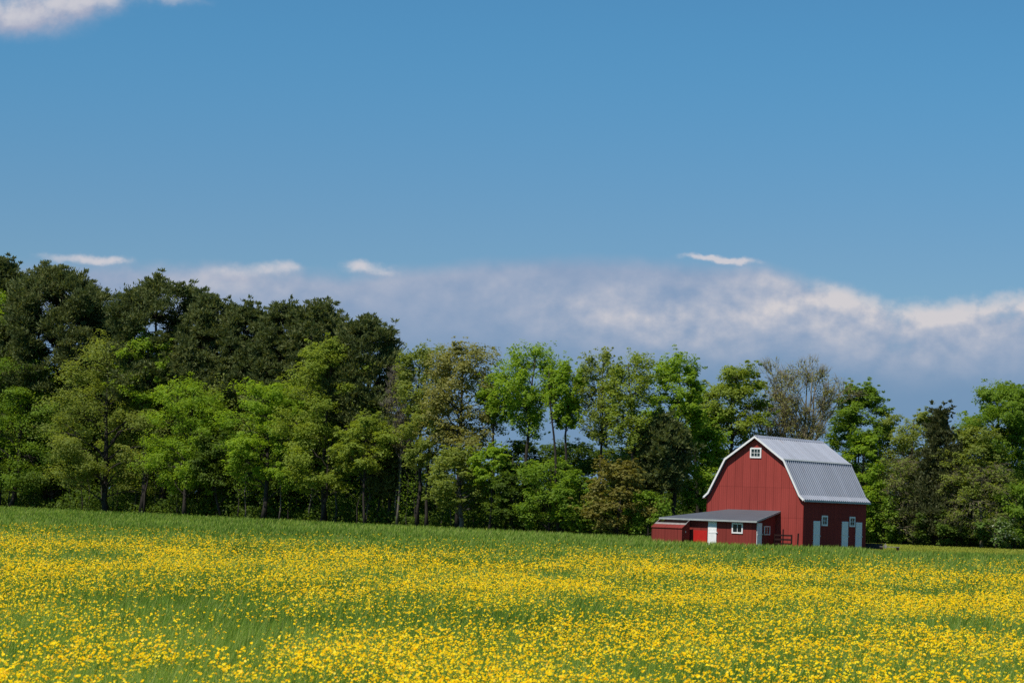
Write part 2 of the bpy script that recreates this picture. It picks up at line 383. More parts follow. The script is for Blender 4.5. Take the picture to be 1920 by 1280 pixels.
def add_door(parent, a0, a1, ztop, plane, face, handle_side=1, label=None):
    def bx(mb, p0, p1, z0, z1, d0, d1):
        if plane == "y": mb.box(p0, p1, face - d1, face - d0, z0, z1)
        else: mb.box(face + d0, face + d1, p0, p1, z0, z1)
    d = MB(); bx(d, a0, a1, 0.05, ztop, 0.0, 0.05)
    w = a1 - a0
    for zz in (0.2, ztop * 0.52, ztop - 0.16): bx(d, a0 + 0.06, a1 - 0.06, zz, zz + 0.12, 0.05, 0.068)     # ledges
    o = d.build("door", M["white"], parent)
    if label: o["label"] = label
    hx = a1 + 0.045 if handle_side > 0 else a0 - 0.045
    hm = MB(); bx(hm, hx - 0.05, hx + 0.05, 1.08, 1.2, 0.0, 0.09); bx(hm, hx - 0.11, hx + 0.02, 1.12, 1.16, 0.092, 0.12)
    hm.build("handle", M["white_trim"] if plane == "y" else M["grey_trim"], o)
    return o

def build_barn():
    r = empty("barn", (BX, BY, 0), -AL)
    tag(r, "tall red gambrel barn with ribbed metal roof, white rake boards and three white doors", "barn")
    und = offset_profile(PROF, 0.14)
    # wall shell
    gab = [(-HW, 0), (HW, 0)]
    zr = np.interp(HW, [p[0] for p in und], [p[1] for p in und])
    gp = [(HW, zr)] + [p for p in reversed(und) if abs(p[0]) < HW] + [(-HW, zr)]
    ring = gab + gp
    w = MB(); y0, y1 = OF, LEN - OB
    w.cm = 0; w.poly([(x, y0, z) for x, z in ring]); w.poly([(x, y1, z) for x, z in reversed(ring)])
    w.cm = 1
    w.poly([(HW, y0, 0), (HW, y1, 0), (HW, y1, zr), (HW, y0, zr)]); w.poly([(-HW, y1, 0), (-HW, y0, 0), (-HW, y0, zr), (-HW, y1, zr)])
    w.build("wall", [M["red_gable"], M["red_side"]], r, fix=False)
    for sx in (-1, 1):
        cb = MB(); cb.box(HW - 0.02 if sx > 0 else -HW - 0.03, HW + 0.03 if sx > 0 else -HW + 0.02, OF - 0.03, OF + 0.10, 0.0, zr - 0.25)
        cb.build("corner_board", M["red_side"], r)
    # roof sheets with ribs
    rf = MB(); off = offset_profile(PROF, 0.07)
    for i in range(len(PROF) - 1):
        a, b, c, d = PROF[i], PROF[i + 1], off[i + 1], off[i]
        rf.prism([(a[0], 0, a[1]), (b[0], 0, b[1]), (c[0], 0, c[1]), (d[0], 0, d[1])], (0, LEN, 0))
    roof = rf.build("roof", M["galv"], r)
    rb = MB(); n = 34
    up = offset_profile(PROF, -0.075); up0 = offset_profile(PROF, 0.01)
    for k in range(n):
        yc = 0.16 + (LEN - 0.32) * k / (n - 1)
        for i in range(len(PROF) - 1):
            a0, b0, a1, b1 = up0[i], up0[i + 1], up[i], up[i + 1]
            wb, wt = 0.085, 0.05
            lo = [(a0[0], yc - wb, a0[1]), (a0[0], yc + wb, a0[1]), (b0[0], yc + wb, b0[1]), (b0[0], yc - wb, b0[1])]
            hi = [(a1[0], yc - wt, a1[1]), (a1[0], yc + wt, a1[1]), (b1[0], yc + wt, b1[1]), (b1[0], yc - wt, b1[1])]
            rb.poly(hi); rb.poly([lo[0], lo[3], hi[3], hi[0]]); rb.poly([lo[1], hi[1], hi[2], lo[2]])
            rb.poly([lo[0], hi[0], hi[1], lo[1]]); rb.poly([lo[3], lo[2], hi[2], hi[3]])
    rb.build("rib", M["galv"], roof, fix=False)["kind"] = "stuff"
    rc = MB(); rc.prism([(-0.28, -0.02, 9.261 - 0.195 + .075), (0, -0.02, 9.261 + .075), (0.28, -0.02, 9.261 - 0.195 + .075), (0, -0.02, 9.261 + .055)], (0, LEN + 0.04, 0))
    rc.build("ridge_cap", M["galv"], roof)
    for s in (-1, 1):
        kf = MB(); x, z = 2.819 * s, 7.302
        kf.prism([(x - s * .10, 0.01, z + .125), (x + s * .07, 0.01, z + .02), (x + s * .10, 0.01, z + .02), (x - s * .07, 0.01, z + .145)], (0, LEN - 0.02, 0))
        kf.build("flashing", M["grey_trim"], roof)
    # rake boards on both gables
    lo = offset_profile(PROF, 0.14); hi = offset_profile(PROF, -0.005)
    for yy in (-0.055, LEN + 0.003):
        k = MB()
        for i in range(len(PROF) - 1):
            a, b, c, d = hi[i], hi[i + 1], lo[i + 1], lo[i]
            k.prism([(a[0], yy, a[1]), (b[0], yy, b[1]), (c[0], yy, c[1]), (d[0], yy, d[1])], (0, 0.05, 0))
        k.build("rake_board", M["white_trim"], r)
    for s in (-1, 1):                   # eave fascia and soffit
        k = MB(); x = 4.746 * s
        k.box(min(x + s * .012, x + s * .05), max(x + s * .012, x + s * .05), 0, LEN, 3.93, 4.085)
        k.build("eave_board", M["grey_trim"], r)
        sf = MB(); sf.box(min(HW * s + s * .004, x), max(HW * s + s * .004, x), 0.01, LEN - .01, 3.935, 3.965); sf.build("soffit", M["red_side"], r)
    add_window(r, 1.06, 0.86, 3, 2, -0.02, 7.86, "y", OF, 0.125)
    add_window(r, 1.06, 0.86, 2, 2, 4.22, 2.42, "x", HW, 0.13)
    add_window(r, 1.06, 0.86, 2, 2, 9.46, 2.40, "x", HW, 0.13)
    add_door(r, 2.22, 3.38, 2.38, "x", HW)
    add_door(r, 7.52, 8.70, 2.40, "x", HW)
    add_door(r, 10.18, 11.38, 2.36, "x", HW)
    fo = MB(); fo.box(-HW - .02, HW + .02, OF + .02, LEN - OB + .02, -0.1, 0.16); fo.build("foundation", M["weathered"], r)
build_barn()

def build_shed():
    r = empty("lean_to_shed", (BX, BY, 0), -AL)
    tag(r, "low red lean-to shed with grey hipped roof built against the barn gable", "shed")
    yw = -3.12; xl, xr = -6.6, 2.05; ze = 2.2     # front wall plane, ends
    ye, zr_ = -3.48, 3.1                           # eave line, height at the gable
    sl = (zr_ - 2.23) / (OF - ye)
    def zroof(y): return 2.23 + (y - ye) * sl
    w = MB(); w.cm = 0
    w.poly([(xl, yw, 0), (xr, yw, 0), (xr, yw, zroof(yw) - .1), (xl, yw, zroof(yw) - .1)])
    w.cm = 1
    w.poly([(xr, yw, 0), (xr, OF - .004, 0), (xr, OF - .004, zroof(OF) - .1), (xr, yw, zroof(yw) - .1)])
    w.poly([(xl, 0.2, 0), (xl, yw, 0), (xl, yw, zroof(yw) - .1), (xl, 0.2, zroof(yw) - .1)])
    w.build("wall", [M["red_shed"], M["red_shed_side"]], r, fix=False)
    # roof: front slope and hip end, solid slab
    A, B, C_, D_ = (-6.92, ye, 2.23), (2.26, ye, 2.23), (2.42, OF - .006, zr_), (-2.45, OF - .006, zr_)
    E_ = (-6.92, OF + .35, 2.23)
    rf = MB()
    rf.prism([A, B, C_, D_], (0, 0, -0.07)); rf.prism([A, D_, (-4.56, OF + .35, zr_ - .55), E_], (0, 0, -0.07))
    roof = rf.build("roof", M["shed_roof"], r)
    fb = MB(); fb.box(-6.92, 2.26, ye - .04, ye - .003, 2.08, 2.215); fb.build("eave_board", M["grey_trim"], r)
    fs = MB(); fs.prism([(2.275, ye - .04, 2.09), (2.275, ye - .04, 2.235), (2.43, OF - .01, zr_ + .005), (2.43, OF - .01, zr_ - .15)], (.03, 0, 0)); fs.build("rake_board", M["grey_trim"], r)
    add_window(r, 1.02, 0.86, 2, 1, 0.32, 1.57, "y", yw, 0.11)
    add_window(r, 0.98, 0.72, 2, 1, -1.30, 1.46, "x", xr, 0.06)
    add_door(r, -2.42, -1.62, 2.07, "y", yw, 1, "white plank door in the sunlit shed front")
    add_door(r, -3.05, -2.22, 2.06, "x", xr, 1, "white door in the shaded end wall")
    pn = MB(); pn.box(-3.78, -2.50, yw - .05, yw - .003, 0.03, 1.28); pn.build("hatch", M["red_bright"], r)["label"] = "bright red fresh painted panel"
build_shed()

def build_coop():
    r = empty("coop", (BX, BY, 0), -AL)
    tag(r, "small red slant-lidded coop with an open dark top at the shed's left end", "coop")
    x0, x1, yf, yb, zf, zb = -6.80, -3.92, -4.85, -3.58, 1.42, 2.05
    def zt(y): return zf + (zb - zf) * (y - yf) / (yb - yf)
    w = MB(); w.cm = 0; w.box(x0, x1, yf, yf + .05, 0, zf - .03)
    w.cm = 1
    for a, b in ((x0, x0 + .05), (x1 - .05, x1)):
        w.prism([(a, yf + .05, 0), (a, yb, 0), (a, yb, zb), (a, yf + .05, zt(yf + .05))], (b - a, 0, 0))
    w.build("wall", [M["red_shed"], M["red_shed_side"]], r)
    bk = MB(); bk.box(x0 + .05, x1 - .05, yb - .05, yb - .01, 0, zb - .12); bk.build("back_wall", M["interior"], r)  # near-black colour stands in for the shade inside the open top
    def lid(name, y0, y1, mat, h, ov=.04):
        k = MB(); k.prism([(x0 - ov, y0, zt(y0) + h), (x1 + ov, y0, zt(y0) + h), (x1 + ov, y1, zt(y1) + h), (x0 - ov, y1, zt(y1) + h)], (0, 0, .035)); return k.build(name, mat, r)
    lid("lid", yf - .07, yf + .46, M["red_shed"], 0.004)
    lid("lid_board", yf + .464, yf + .74, M["weathered"], 0.004)
    for a in (x0 - .012, x1 - .04): fr = MB(); fr.prism([(a, yf + .75, zt(yf + .75) + .004), (a + .052, yf + .75, zt(yf + .75) + .004), (a + .052, yb, zb + .004), (a, yb, zb + .004)], (0, 0, .05)); fr.build("rafter", M["weathered"], r)
    tb = MB(); tb.box(x0, x1, yb - .06, yb - .012, zb - .1, zb - .03); tb.build("top_rail", M["darkwood"], r)
    kb = MB(); kb.box(x1 + .001, x1 + .04, -4.32, -4.22, 1.05, 1.17); kb.build("latch", M["white_trim"], r)
build_coop()

def build_gate():
    r = empty("wooden_gate", (BX, BY, 0), -AL)
    tag(r, "dark red three-rail wooden gate standing in front of the barn gable", "gate")
    y = -0.75
    for zz, h in ((1.05, .13), (0.70, .14), (0.36, .13)):
        k = MB(); k.box(2.55, 4.02, y - .02, y + .02, zz, zz + h); k.build("rail", M["darkwood"], r)
    for x, zt in ((2.50, 1.22), (4.07, 1.20)):
        k = MB(); k.box(x - .05, x + .05, y - .045, y + .045, 0, zt); k.build("post", M["darkwood"], r)
    k = MB(); k.box(3.26, 3.35, y - .085, y - .022, 0, 1.62); k.build("post", M["darkwood"], r)
    q = empty("fence_post", (BX + GX[0] * 4.62 + GY[0] * -.75, BY + GX[1] * 4.62 + GY[1] * -.75, 0), -AL)
    tag(q, "lone dark leaning fence post beside the barn's near corner", "post")
    k = MB(); k.prism([(-.05, -.05, 0), (.05, -.05, 0), (.05, .05, 0), (-.05, .05, 0)], (.05, 0, 1.28)); k.build("post_shaft", M["darkwood"], q)
    k = MB(); k.prism([(-.06 + .05, -.06, 1.283), (.06 + .05, -.06, 1.283), (.06 + .05, .06, 1.283), (-.06 + .05, .06, 1.283)], (0, 0, .04)); k.build("cap", M["darkwood"], q)
build_gate()

def build_yard():
    p = at(1634, 1022, 209.5)
    r = empty("stock_tank", (p[0], 209.5, 0), math.radians(-8))
    tag(r, "low black oblong stock tank beside the barn's far corner", "tank")
    def ring(a, b, z, n=28): return [(a * math.copysign(abs(math.cos(t)) ** .5, math.cos(t)), b * math.copysign(abs(math.sin(t)) ** .5, math.sin(t)), z) for t in (2 * math.pi * i / n for i in range(n))]
    k = MB(); rs = [ring(.92, .42, 0.02), ring(1.0, .46, .52), ring(.95, .42, .52), ring(.88, .38, .1)]
    for a, b in zip(rs, rs[1:]):
        for i in range(len(a)): j = (i + 1) % len(a); k.poly([a[i], a[j], b[j], b[i]])
    k.poly(rs[-1]); k.build("tub", M["black"], r, fix=False)
    k = MB(); o_, i_ = ring(1.05, .50, .525), ring(.96, .43, .525); o2, i2 = ring(1.05, .50, .57), ring(.96, .43, .57)
    for i in range(28):
        j = (i + 1) % 28; k.poly([o_[i], o_[j], o2[j], o2[i]]); k.poly([o2[i], o2[j], i2[j], i2[i]]); k.poly([i2[i], i2[j], i_[j], i_[i]]); k.poly([i_[i], i_[j], o_[j], o_[i]])
    k.build("rim", M["black"], r)
    k = MB(); k.box(1.06, 1.30, -.16, .16, .2, .5); k.tube([(1.18, 0, .5), (1.18, 0, .58), (1.24, 0, .62)], [.03, .03, .02]); k.build("float_valve", M["weathered"], r)
    p = at(1668, 1027, 205)
    r = empty("plank", (p[0], 205, 0), math.radians(3)); tag(r, "weathered grey board lying raised at the edge of the mown strip", "board")
    k = MB(); k.box(-.85, .85, -.1, .1, .36, .41); k.build("board", M["weathered"], r)
    for x in (-.7, .7): k = MB(); k.box(x - .09, x + .09, -.12, .12, 0, .357); k.build("block", M["darkwood"], r)
build_yard()

# ------------------------------------------------------------------ trees
def unit(a): return a / (np.linalg.norm(a, axis=-1, keepdims=True) + 1e-9)

def leaf_quads(rng, P, size, out, upw=0.55, outw=0.45, jit=0.75, aspect=0.62, long=None):
    n = len(P)
    if long is None:
        N = unit(np.array([0, 0, 1.0]) * upw + out * outw + rng.normal(0, jit, (n, 3)))
        t = unit(np.cross(N, rng.normal(0, 1, (n, 3)))); b = np.cross(N, t)
        s = size * rng.uniform(.65, 1.35, (n, 1)) * .5
        return np.stack([P - t * s, P - b * s * aspect + N * s * .25, P + t * s, P + b * s * aspect + N * s * .25], 1).reshape(-1, 3)
    t = long; b = unit(np.cross(t, rng.normal(0, 1, (n, 3))))
    s = size * rng.uniform(.7, 1.3, (n, 1))
    return np.stack([P, P + t * s * .5 - b * s * aspect, P + t * s, P + t * s * .5 + b * s * aspect], 1).reshape(-1, 3)

def lobes_in_crown(rng, n, r, ry, z0, z1, shape, shell):
    t = rng.uniform(0.03, 1, n) ** (0.9)
    t = (np.arange(n) + rng.uniform(0, 1, n)) / n
    if shape == "round": prof = np.sqrt(np.clip(1 - np.abs(2 * t - 0.92) ** 2.4 / 1.15, 0.04, 1))
    elif shape == "dome": prof = np.clip(1 - t ** 3.2, 0.02, 1) ** .6 * (0.72 + .28 * np.minimum(1, t * 4))
    elif shape == "vase": prof = (0.35 + 0.65 * np.minimum(1, t * 1.5)) * np.sqrt(np.clip(1 - np.clip((t - .62) / .42, 0, 1) ** 2, .05, 1))
    elif shape == "cone": prof = np.clip(1.0 - t, .02, 1) ** 1.05
    else: prof = np.full(n, .9)
    ang = np.arange(n) * 2.399963 + rng.uniform(-.5, .5, n)
    rad = prof * (shell + (1 - shell) * np.sqrt(rng.uniform(0, 1, n)))
    rad *= rng.uniform(.86, 1.1, n)
    return np.stack([rad * r * np.cos(ang), rad * ry * np.sin(ang), z0 + (z1 - z0) * t], 1)

def crooked(rng, a, b, k, amp, sag=0.0):
    a, b = np.asarray(a, float), np.asarray(b, float); L = np.linalg.norm(b - a)
    ts = np.linspace(0, 1, k); P = a + (b - a) * ts[:, None]
    w = np.cumsum(rng.normal(0, 1, (k, 3)), 0); w -= ts[:, None] * w[-1]
    P = P + w * amp * L / k; P[:, 2] += sag * L * np.sin(ts * math.pi); return P

KIND = {  # boughs, bough radius, lobes per bough, sub-clumps, leaves, leaf size, shape, shell, flatness of a bough
    "broad": dict(nb=15, br=.40, lob=6, sub=7, lv=27, ls=.21, shape="round", shell=.45, fl=.62),
    "dome": dict(nb=17, br=.38, lob=6, sub=7, lv=27, ls=.21, shape="dome", shell=.45, fl=.60),
    "airy": dict(nb=15, br=.30, lob=8, sub=6, lv=17, ls=.19, shape="vase", shell=.30, fl=1.5),
    "pine": dict(nb=40, br=.22, lob=7, sub=6, lv=22, ls=.44, shape="round", shell=.52, fl=.80),
    "bare": dict(nb=26, br=.26, lob=5, sub=5, lv=6, ls=.15, shape="vase", shell=.15, fl=1.2),
    "cedar": dict(nb=44, br=.34, lob=4, sub=6, lv=24, ls=.32, shape="cone", shell=.35, fl=.75),
    "shrub": dict(nb=9, br=.48, lob=6, sub=7, lv=24, ls=.22, shape="dome", shell=.35, fl=.7),
    "droop": dict(nb=16, br=.36, lob=6, sub=6, lv=11, ls=.19, shape="dome", shell=.3, fl=.7),
}
def make_tree(name, seed, base, height, z0, r, kind, leaf, bark, ry=None, cx=0.0, dens=1.0, rb=None, stems=1, lean=0.0, nb=None):
    """base: world point; crown from z0 to height, radius r, its centre cx sideways from the foot."""
    K = KIND[kind]; rng = np.random.default_rng(seed)
    ry = ry or max(r * .85, min(r * 1.1, 3.2)); H = height
    el = (H - z0) / (2 * r)
    n = int(nb or K["nb"] * max(.7, min(1.7, el)))
    br0 = K["br"] * r * (1.12 if el > 1.3 else 1.0)
    fl = K["fl"]
    L = lobes_in_crown(rng, n, max(r - br0 * .8, r * .4), max(ry - br0 * .8, ry * .4), z0 + br0 * fl * .8, H - br0 * fl * .9, K["shape"], K["shell"])
    rb = rb or max(.07, .016 * H)
    axis = lambda z: np.array([cx * np.clip(z / max(z0, .5 * H), 0, 1) ** 1.2 + lean * z, 0, 0])
    L[:, 0] += np.array([axis(z)[0] for z in L[:, 2]])
    brad = br0 * rng.uniform(.68, 1.3, n)
    if kind == "cedar": brad *= np.clip(1.15 - (L[:, 2] - z0) / (H - z0), .13, 1)
    wood = MB(); k = 9
    ztop = H - br0 * fl * (1.0 if kind != "cedar" else .7)
    feet = []
    for s_ in range(stems):
        tt = np.linspace(0, 1, k); amp = .010 * H
        off = np.array([0, 0, 0]) if stems == 1 else np.array([math.cos(s_ * 2.1 + 1) * r * .35, math.sin(s_ * 2.1 + 1) * r * .25, 0])
        P = np.array([axis(t * ztop) + off * (t ** .7) + np.array([0, 0, t * ztop]) for t in tt])
        P[1:, :2] += np.cumsum(rng.normal(0, amp * .55, (k - 1, 2)), 0)
        P[0, :2] = off[:2] * .25
        rr = rb / math.sqrt(stems) * (1 - .86 * tt ** .9); rr[0] *= 1.35
        wood.tube(P, rr, 8); feet.append((P, rr))
    subs, subo, subt, subr = [], [], [], []
    for i in range(n):
        P, rr = feet[i % stems]
        c = L[i]; d = math.hypot(c[0] - axis(c[2])[0], c[1])
        za = np.clip(c[2] - d * rng.uniform(.45, 1.1) - .2, .12 * H if z0 < .3 * H else z0 * .75, ztop * .97)
        if kind == "pine": za = np.clip(c[2] - d * rng.uniform(.0, .45), z0 * .8, ztop * .97)
        if kind == "bare": za = np.clip(c[2] - d * rng.uniform(1.4, 2.4) - .5, .15 * H, ztop * .9)
        a = np.array([np.interp(za, P[:, 2], P[:, j]) for j in range(3)]); a[2] = za
        ra = np.interp(za, P[:, 2], rr)
        q = crooked(rng, a, c, 6, .34 if kind != "bare" else .2, .05 if kind != "bare" else 0)
        r1 = min(ra * .6, .020 * np.linalg.norm(c - a) + .04)
        wood.tube(q, np.linspace(r1, r1 * .4, 6), 5)
        bt = rng.uniform(-.14, .14)
        out = unit(np.array([c[0] - axis(c[2])[0], c[1], 0]) + 1e-6)
        ml = max(3, int(K["lob"] * rng.uniform(.75, 1.3)))
        for j in range(ml):             # lobes of leaves over the outer and upper side of the bough
            dj = unit(rng.normal(0, 1, 3) + out * .45 + np.array([0, 0, .55]))
            lc = c + dj * brad[i] * rng.uniform(.35, .9) * np.array([1, 1, fl])
            lr = brad[i] * rng.uniform(.30, .50)
            lc[2] = max(lc[2], .25)
            ql = crooked(rng, q[-1 if j % 2 else -2], lc, 4, .3)
            wood.tube(ql, np.linspace(r1 * .42, r1 * .14 + .006, 4), 4)
            m = max(3, int(K["sub"] * rng.uniform(.7, 1.3)))
            dirs = unit(rng.normal(0, 1, (m, 3)) + np.array([0, 0, .4])); rad = lr * rng.uniform(.4, 1.0, (m, 1))
            sp = lc + dirs * rad * np.array([1, 1, .8])
            if kind == "droop": sp[:, 2] -= .22 * np.hypot(sp[:, 0] - cx, sp[:, 1])
            if kind in ("bare", "droop"):
                for p in sp:
                    wood.tube(crooked(rng, ql[-2], p, 3, .25), [r1 * .2 + .008, .012, .008], 3)
                    for _ in range(3):
                        e = p + unit(p - c + rng.normal(0, .5, 3) * lr + np.array([0, 0, .7 if kind == "bare" else -.1])) * rng.uniform(.4, .9)
                        wood.tube([p, (p + e) / 2 + rng.normal(0, .04, 3), e], [.011, .009, .005], 3)
            subs.append(sp); subo.append(unit(dirs + dj * .6)); subt.append(np.full(m, bt + rng.uniform(-.1, .1))); subr.append(np.full(m, lr))
    SP, SO, ST, SR = np.concatenate(subs), np.concatenate(subo), np.concatenate(subt), np.concatenate(subr)
    if kind not in ("bare", "shrub"):   # ragged sprays reaching past the lobes
        ix = rng.choice(len(SP), int(len(SP) * .22)); up = .55 if kind in ("pine", "cedar") else .30
        SP = np.concatenate([SP, SP[ix] + SO[ix] * rng.uniform(.3, .9, (len(ix), 1)) * np.array([1, 1, .8]) + np.array([0, 0, up]) * rng.uniform(.4, 1, (len(ix), 1))])
        SO, ST, SR = np.concatenate([SO, SO[ix]]), np.concatenate([ST, ST[ix] + .06]), np.concatenate([SR, SR[ix] * .45])
    per = max(2, int(K["lv"] * dens * max(.6, min(1.5, r / 4.2))))
    rep = np.repeat(np.arange(len(SP)), per); N = len(rep)
    sg = SR[rep][:, None] * (.46 if kind not in ("bare", "airy", "pine") else .62)
    if kind == "pine":                  # tufts: needles radiate from each shoot end, mostly upwards
        C = SP[rep] + rng.normal(0, 1, (N, 3)) * sg * np.array([1, 1, .5])
        dr = unit(rng.normal(0, .6, (N, 3)) + SO[rep] * .6 + np.array([0, 0, .8]))
        V = leaf_quads(rng, C, K["ls"], dr, aspect=.14, long=dr)
    elif kind == "cedar":
        C = SP[rep] + rng.normal(0, 1, (N, 3)) * sg * np.array([1, 1, .9])
        dr = unit(rng.normal(0, .5, (N, 3)) + SO[rep] * .6 + np.array([0, 0, .9]))
        V = leaf_quads(rng, C, K["ls"], dr, aspect=.18, long=dr)
    else:
        C = SP[rep] + np.clip(rng.normal(0, 1, (N, 3)), -1.6, 1.6) * sg * np.array([1, 1, .6 if kind not in ("bare", "airy") else 1.1])
        V = leaf_quads(rng, C, K["ls"], SO[rep], upw=.6, outw=.8, jit=.42)
    tint = np.clip(.5 + ST[rep] + rng.normal(0, .18, N), 0, 1)
    # settle the grown crown on its surveyed height and spread
    zl, zh = np.percentile(V[:, 2], (1.0, 99.85)); xl, xh = np.percentile(V[:, 0], (2, 98))
    sx = np.clip(1.96 * r / (xh - xl), .8, 1.45); sh = cx - (xl + xh) / 2
    def fit(A):
        z = A[:, 2]; f = np.interp(z, [0, max(zl, .2), zh], [0, max(z0, .15), H]); hi = z > zh; f[hi] = H + (z[hi] - zh)
        w = np.clip(z / max(zl, .3 * H), 0, 1)
        A[:, 0] = A[:, 0] + w * (sh + (sx - 1) * (A[:, 0] + sh - cx)); A[:, 2] = f; return A
    V = fit(V); wood.v = [tuple(p) for p in fit(np.array(wood.v))]
    root = empty(name, base)
    wood.build("trunk", M[bark], root, smooth=True, fix=False)
    np_mesh("crown", V, np.full(N, 4), M[leaf], tint, root)
    return root

def tree(name, cx, top, bot, hw, dy, kind, leaf, label, bark="bark", group="trees along the edge of the wood", foot=None, cat="tree", **kw):
    """survey: crown centre, top, bottom and half width as seen in the photograph; stands dy metres behind the field edge"""
    Y = edge_at(cx) + dy
    pt, pb = at(cx, top, Y), at(cx, bot, Y)
    pc = at(cx, (top + bot) / 2, Y)
    fx = at(foot if foot else cx, (top + bot) / 2, Y)[0]
    r = hw * (1.0 if kind in ("airy", "bare", "pine") else 1.08) / FPX * Y
    tree.n += 1
    o = make_tree(name, 100 + tree.n * 7, (fx, Y, 0), pt[2], max(pb[2], .25), r, kind, leaf, bark, cx=pc[0] - fx, **kw)
    return tag(o, label, cat, group)
tree.n = 0

PG = "tall dark pines at the back of the wood"
# tall pines at the left, behind
tree("pine_tree", -8, 478, 690, 58, 9, "pine", "pine", "dark pine cut by the left edge of the picture, rising highest there", "pinebark", PG, rb=.36)
tree("pine_tree", 108, 498, 735, 102, 11, "pine", "pine", "broad round-headed dark pine, second from the left edge, with two bare stems", "pinebark", PG, stems=2, rb=.5, nb=84)
tree("pine_tree", 300, 518, 760, 88, 10, "pine", "pine", "dark pine with a flat cushion-shaped top standing left of a notch of sky", "pinebark", PG, foot=318, rb=.46)
tree("pine_tree", 398, 552, 800, 62, 12, "pine", "pine", "dark pine with two small tips just right of the cushion-topped pine", "pinebark", PG, rb=.36)
tree("pine_tree", 462, 566, 800, 52, 14, "pine", "pine", "narrow dark pine in the middle of the pine row, over bright maple", "pinebark", PG, rb=.33)
tree("pine_tree", 528, 564, 790, 50, 11, "pine", "pine", "dark pine left of the tall yellow-green tree, sky showing through its limbs", "pinebark", PG, rb=.34, dens=.9)
tree("pine_tree", 598, 563, 760, 50, 12, "pine", "pine", "dark pine with a thin spire right of centre in the pine row, over yellow-green crown", "pinebark", PG, rb=.34, dens=.9)
tree("pine_tree", 685, 593, 800, 66, 9, "pine", "pine", "last dark pine at the right end of the pine row, on a leaning trunk", "pinebark", PG, foot=700, rb=.42)
tree("pine_tree", 205, 590, 800, 55, 20, "pine", "pine", "lower dark pine in the dip between the two broad pines", "pinebark", PG, rb=.3)
tree("pine_tree", 560, 640, 830, 60, 18, "pine", "pine", "shaded dark pine low behind the yellow-green tree", "pinebark", PG, rb=.3)
tree("pine_tree", 640, 700, 880, 60, 16, "pine", "pine", "shaded dark pine under the last pine of the row", "pinebark", PG, rb=.3)
tree("pine_tree", 735, 770, 930, 42, 8, "pine", "pine", "short dim pine below the bare grey sapling", "pinebark", PG, rb=.2)
# front row, left
tree("broadleaf_tree", 10, 545, 700, 70, 5, "broad", "bright", "light green tree poking out under the leftmost pine", dens=.8)
tree("broadleaf_tree", 28, 655, 918, 82, 3, "broad", "green", "bright green layered tree at the left edge of the field", rb=.28)
tree("broadleaf_tree", 208, 628, 918, 98, 2, "dome", "olive", "large rounded olive-green oak reaching almost down to the grass", rb=.36)
tree("broadleaf_tree", 278, 622, 760, 52, 6, "broad", "bright", "light green crown peeping out right of the big olive oak")
tree("broadleaf_tree", 352, 706, 918, 72, 3, "broad", "bright", "bright green maple between the olive oak and the broad maple", rb=.25)
tree("broadleaf_tree", 500, 714, 912, 76, 2, "dome", "bright", "broad bright green maple in front of the middle pines", rb=.28)
tree("broadleaf_tree", 618, 628, 840, 84, 4, "dome", "yellow", "tall yellow-green tree standing in front of the pine row", rb=.33)
tree("broadleaf_tree", 606, 788, 920, 58, 1, "broad", "yellow", "lower yellow-green tree at the field edge below the tall one", rb=.17)
tree("broadleaf_tree", 690, 772, 885, 46, 2, "broad", "yellow", "small yellow-green crown in the gap under the last pine", rb=.15)
tree("broadleaf_tree", 420, 800, 925, 60, 6, "broad", "dark", "shaded deep green tree between two bright maples")
tree("broadleaf_tree", 105, 770, 920, 62, 9, "broad", "dark", "shaded deep green tree left of the olive oak")
tree("bare_tree", 752, 690, 850, 26, 6, "bare", "khaki", "bare grey sapling with open twigs against the sky", "greybark", dens=.25, rb=.14)
# middle row
MG = "tall airy trees along the middle of the wood edge"
tree("broadleaf_tree", 792, 643, 800, 46, 5, "airy", "olive", "slim olive tree first right of the gap after the pines", group=MG, rb=.22)
tree("broadleaf_tree", 868, 636, 850, 64, 5, "broad", "khaki", "big khaki-green tree with a wide rounded open crown", group=MG, dens=.75, rb=.32, nb=30)
tree("broadleaf_tree", 806, 755, 880, 50, 3, "broad", "olive", "olive crown below the slim olive tree", dens=.9)
tree("broadleaf_tree", 862, 830, 955, 50, 0.5, "dome", "olive", "pale-barked low oak with foliage over its stout trunk", "greybark", rb=.24, foot=868)
tree("broadleaf_tree", 922, 828, 915, 34, 1, "broad", "bright", "small vivid green crown right of the low oak")
tree("broadleaf_tree", 988, 641, 815, 52, 5, "airy", "bright", "tall bright green tree with forked dark trunk, topmost of the middle row", group=MG, dens=1.25, rb=.26)
tree("broadleaf_tree", 932, 700, 790, 36, 7, "airy", "bright", "light green crown squeezed between the khaki and the forked tree", group=MG)
tree("broadleaf_tree", 1060, 668, 800, 36, 4, "airy", "bright", "narrow bright green tree on a twin dark stem", group=MG, dens=1.2, stems=2, rb=.26)
tree("broadleaf_tree", 1118, 650, 830, 40, 6, "airy", "olive", "slender grey-green tree with upright wispy top", group=MG, dens=.9, rb=.2)
tree("broadleaf_tree", 1180, 658, 840, 44, 6, "airy", "yellow", "thin yellow-green tree with curved limbs left of the brightest crown", group=MG, dens=.95, rb=.22)
tree("broadleaf_tree", 1268, 656, 830, 50, 5, "broad", "bright", "leafy bright green tree towering left of the barn roof", group=MG, dens=1.25, rb=.25)
tree("broadleaf_tree", 1372, 677, 830, 62, 6, "broad", "yellow", "spreading yellow-green tree right above the barn's gable peak", group=MG, dens=1.2, rb=.27)
tree("broadleaf_tree", 1318, 735, 830, 42, 9, "airy", "bright", "low bright crown filling the gap left of the barn peak")
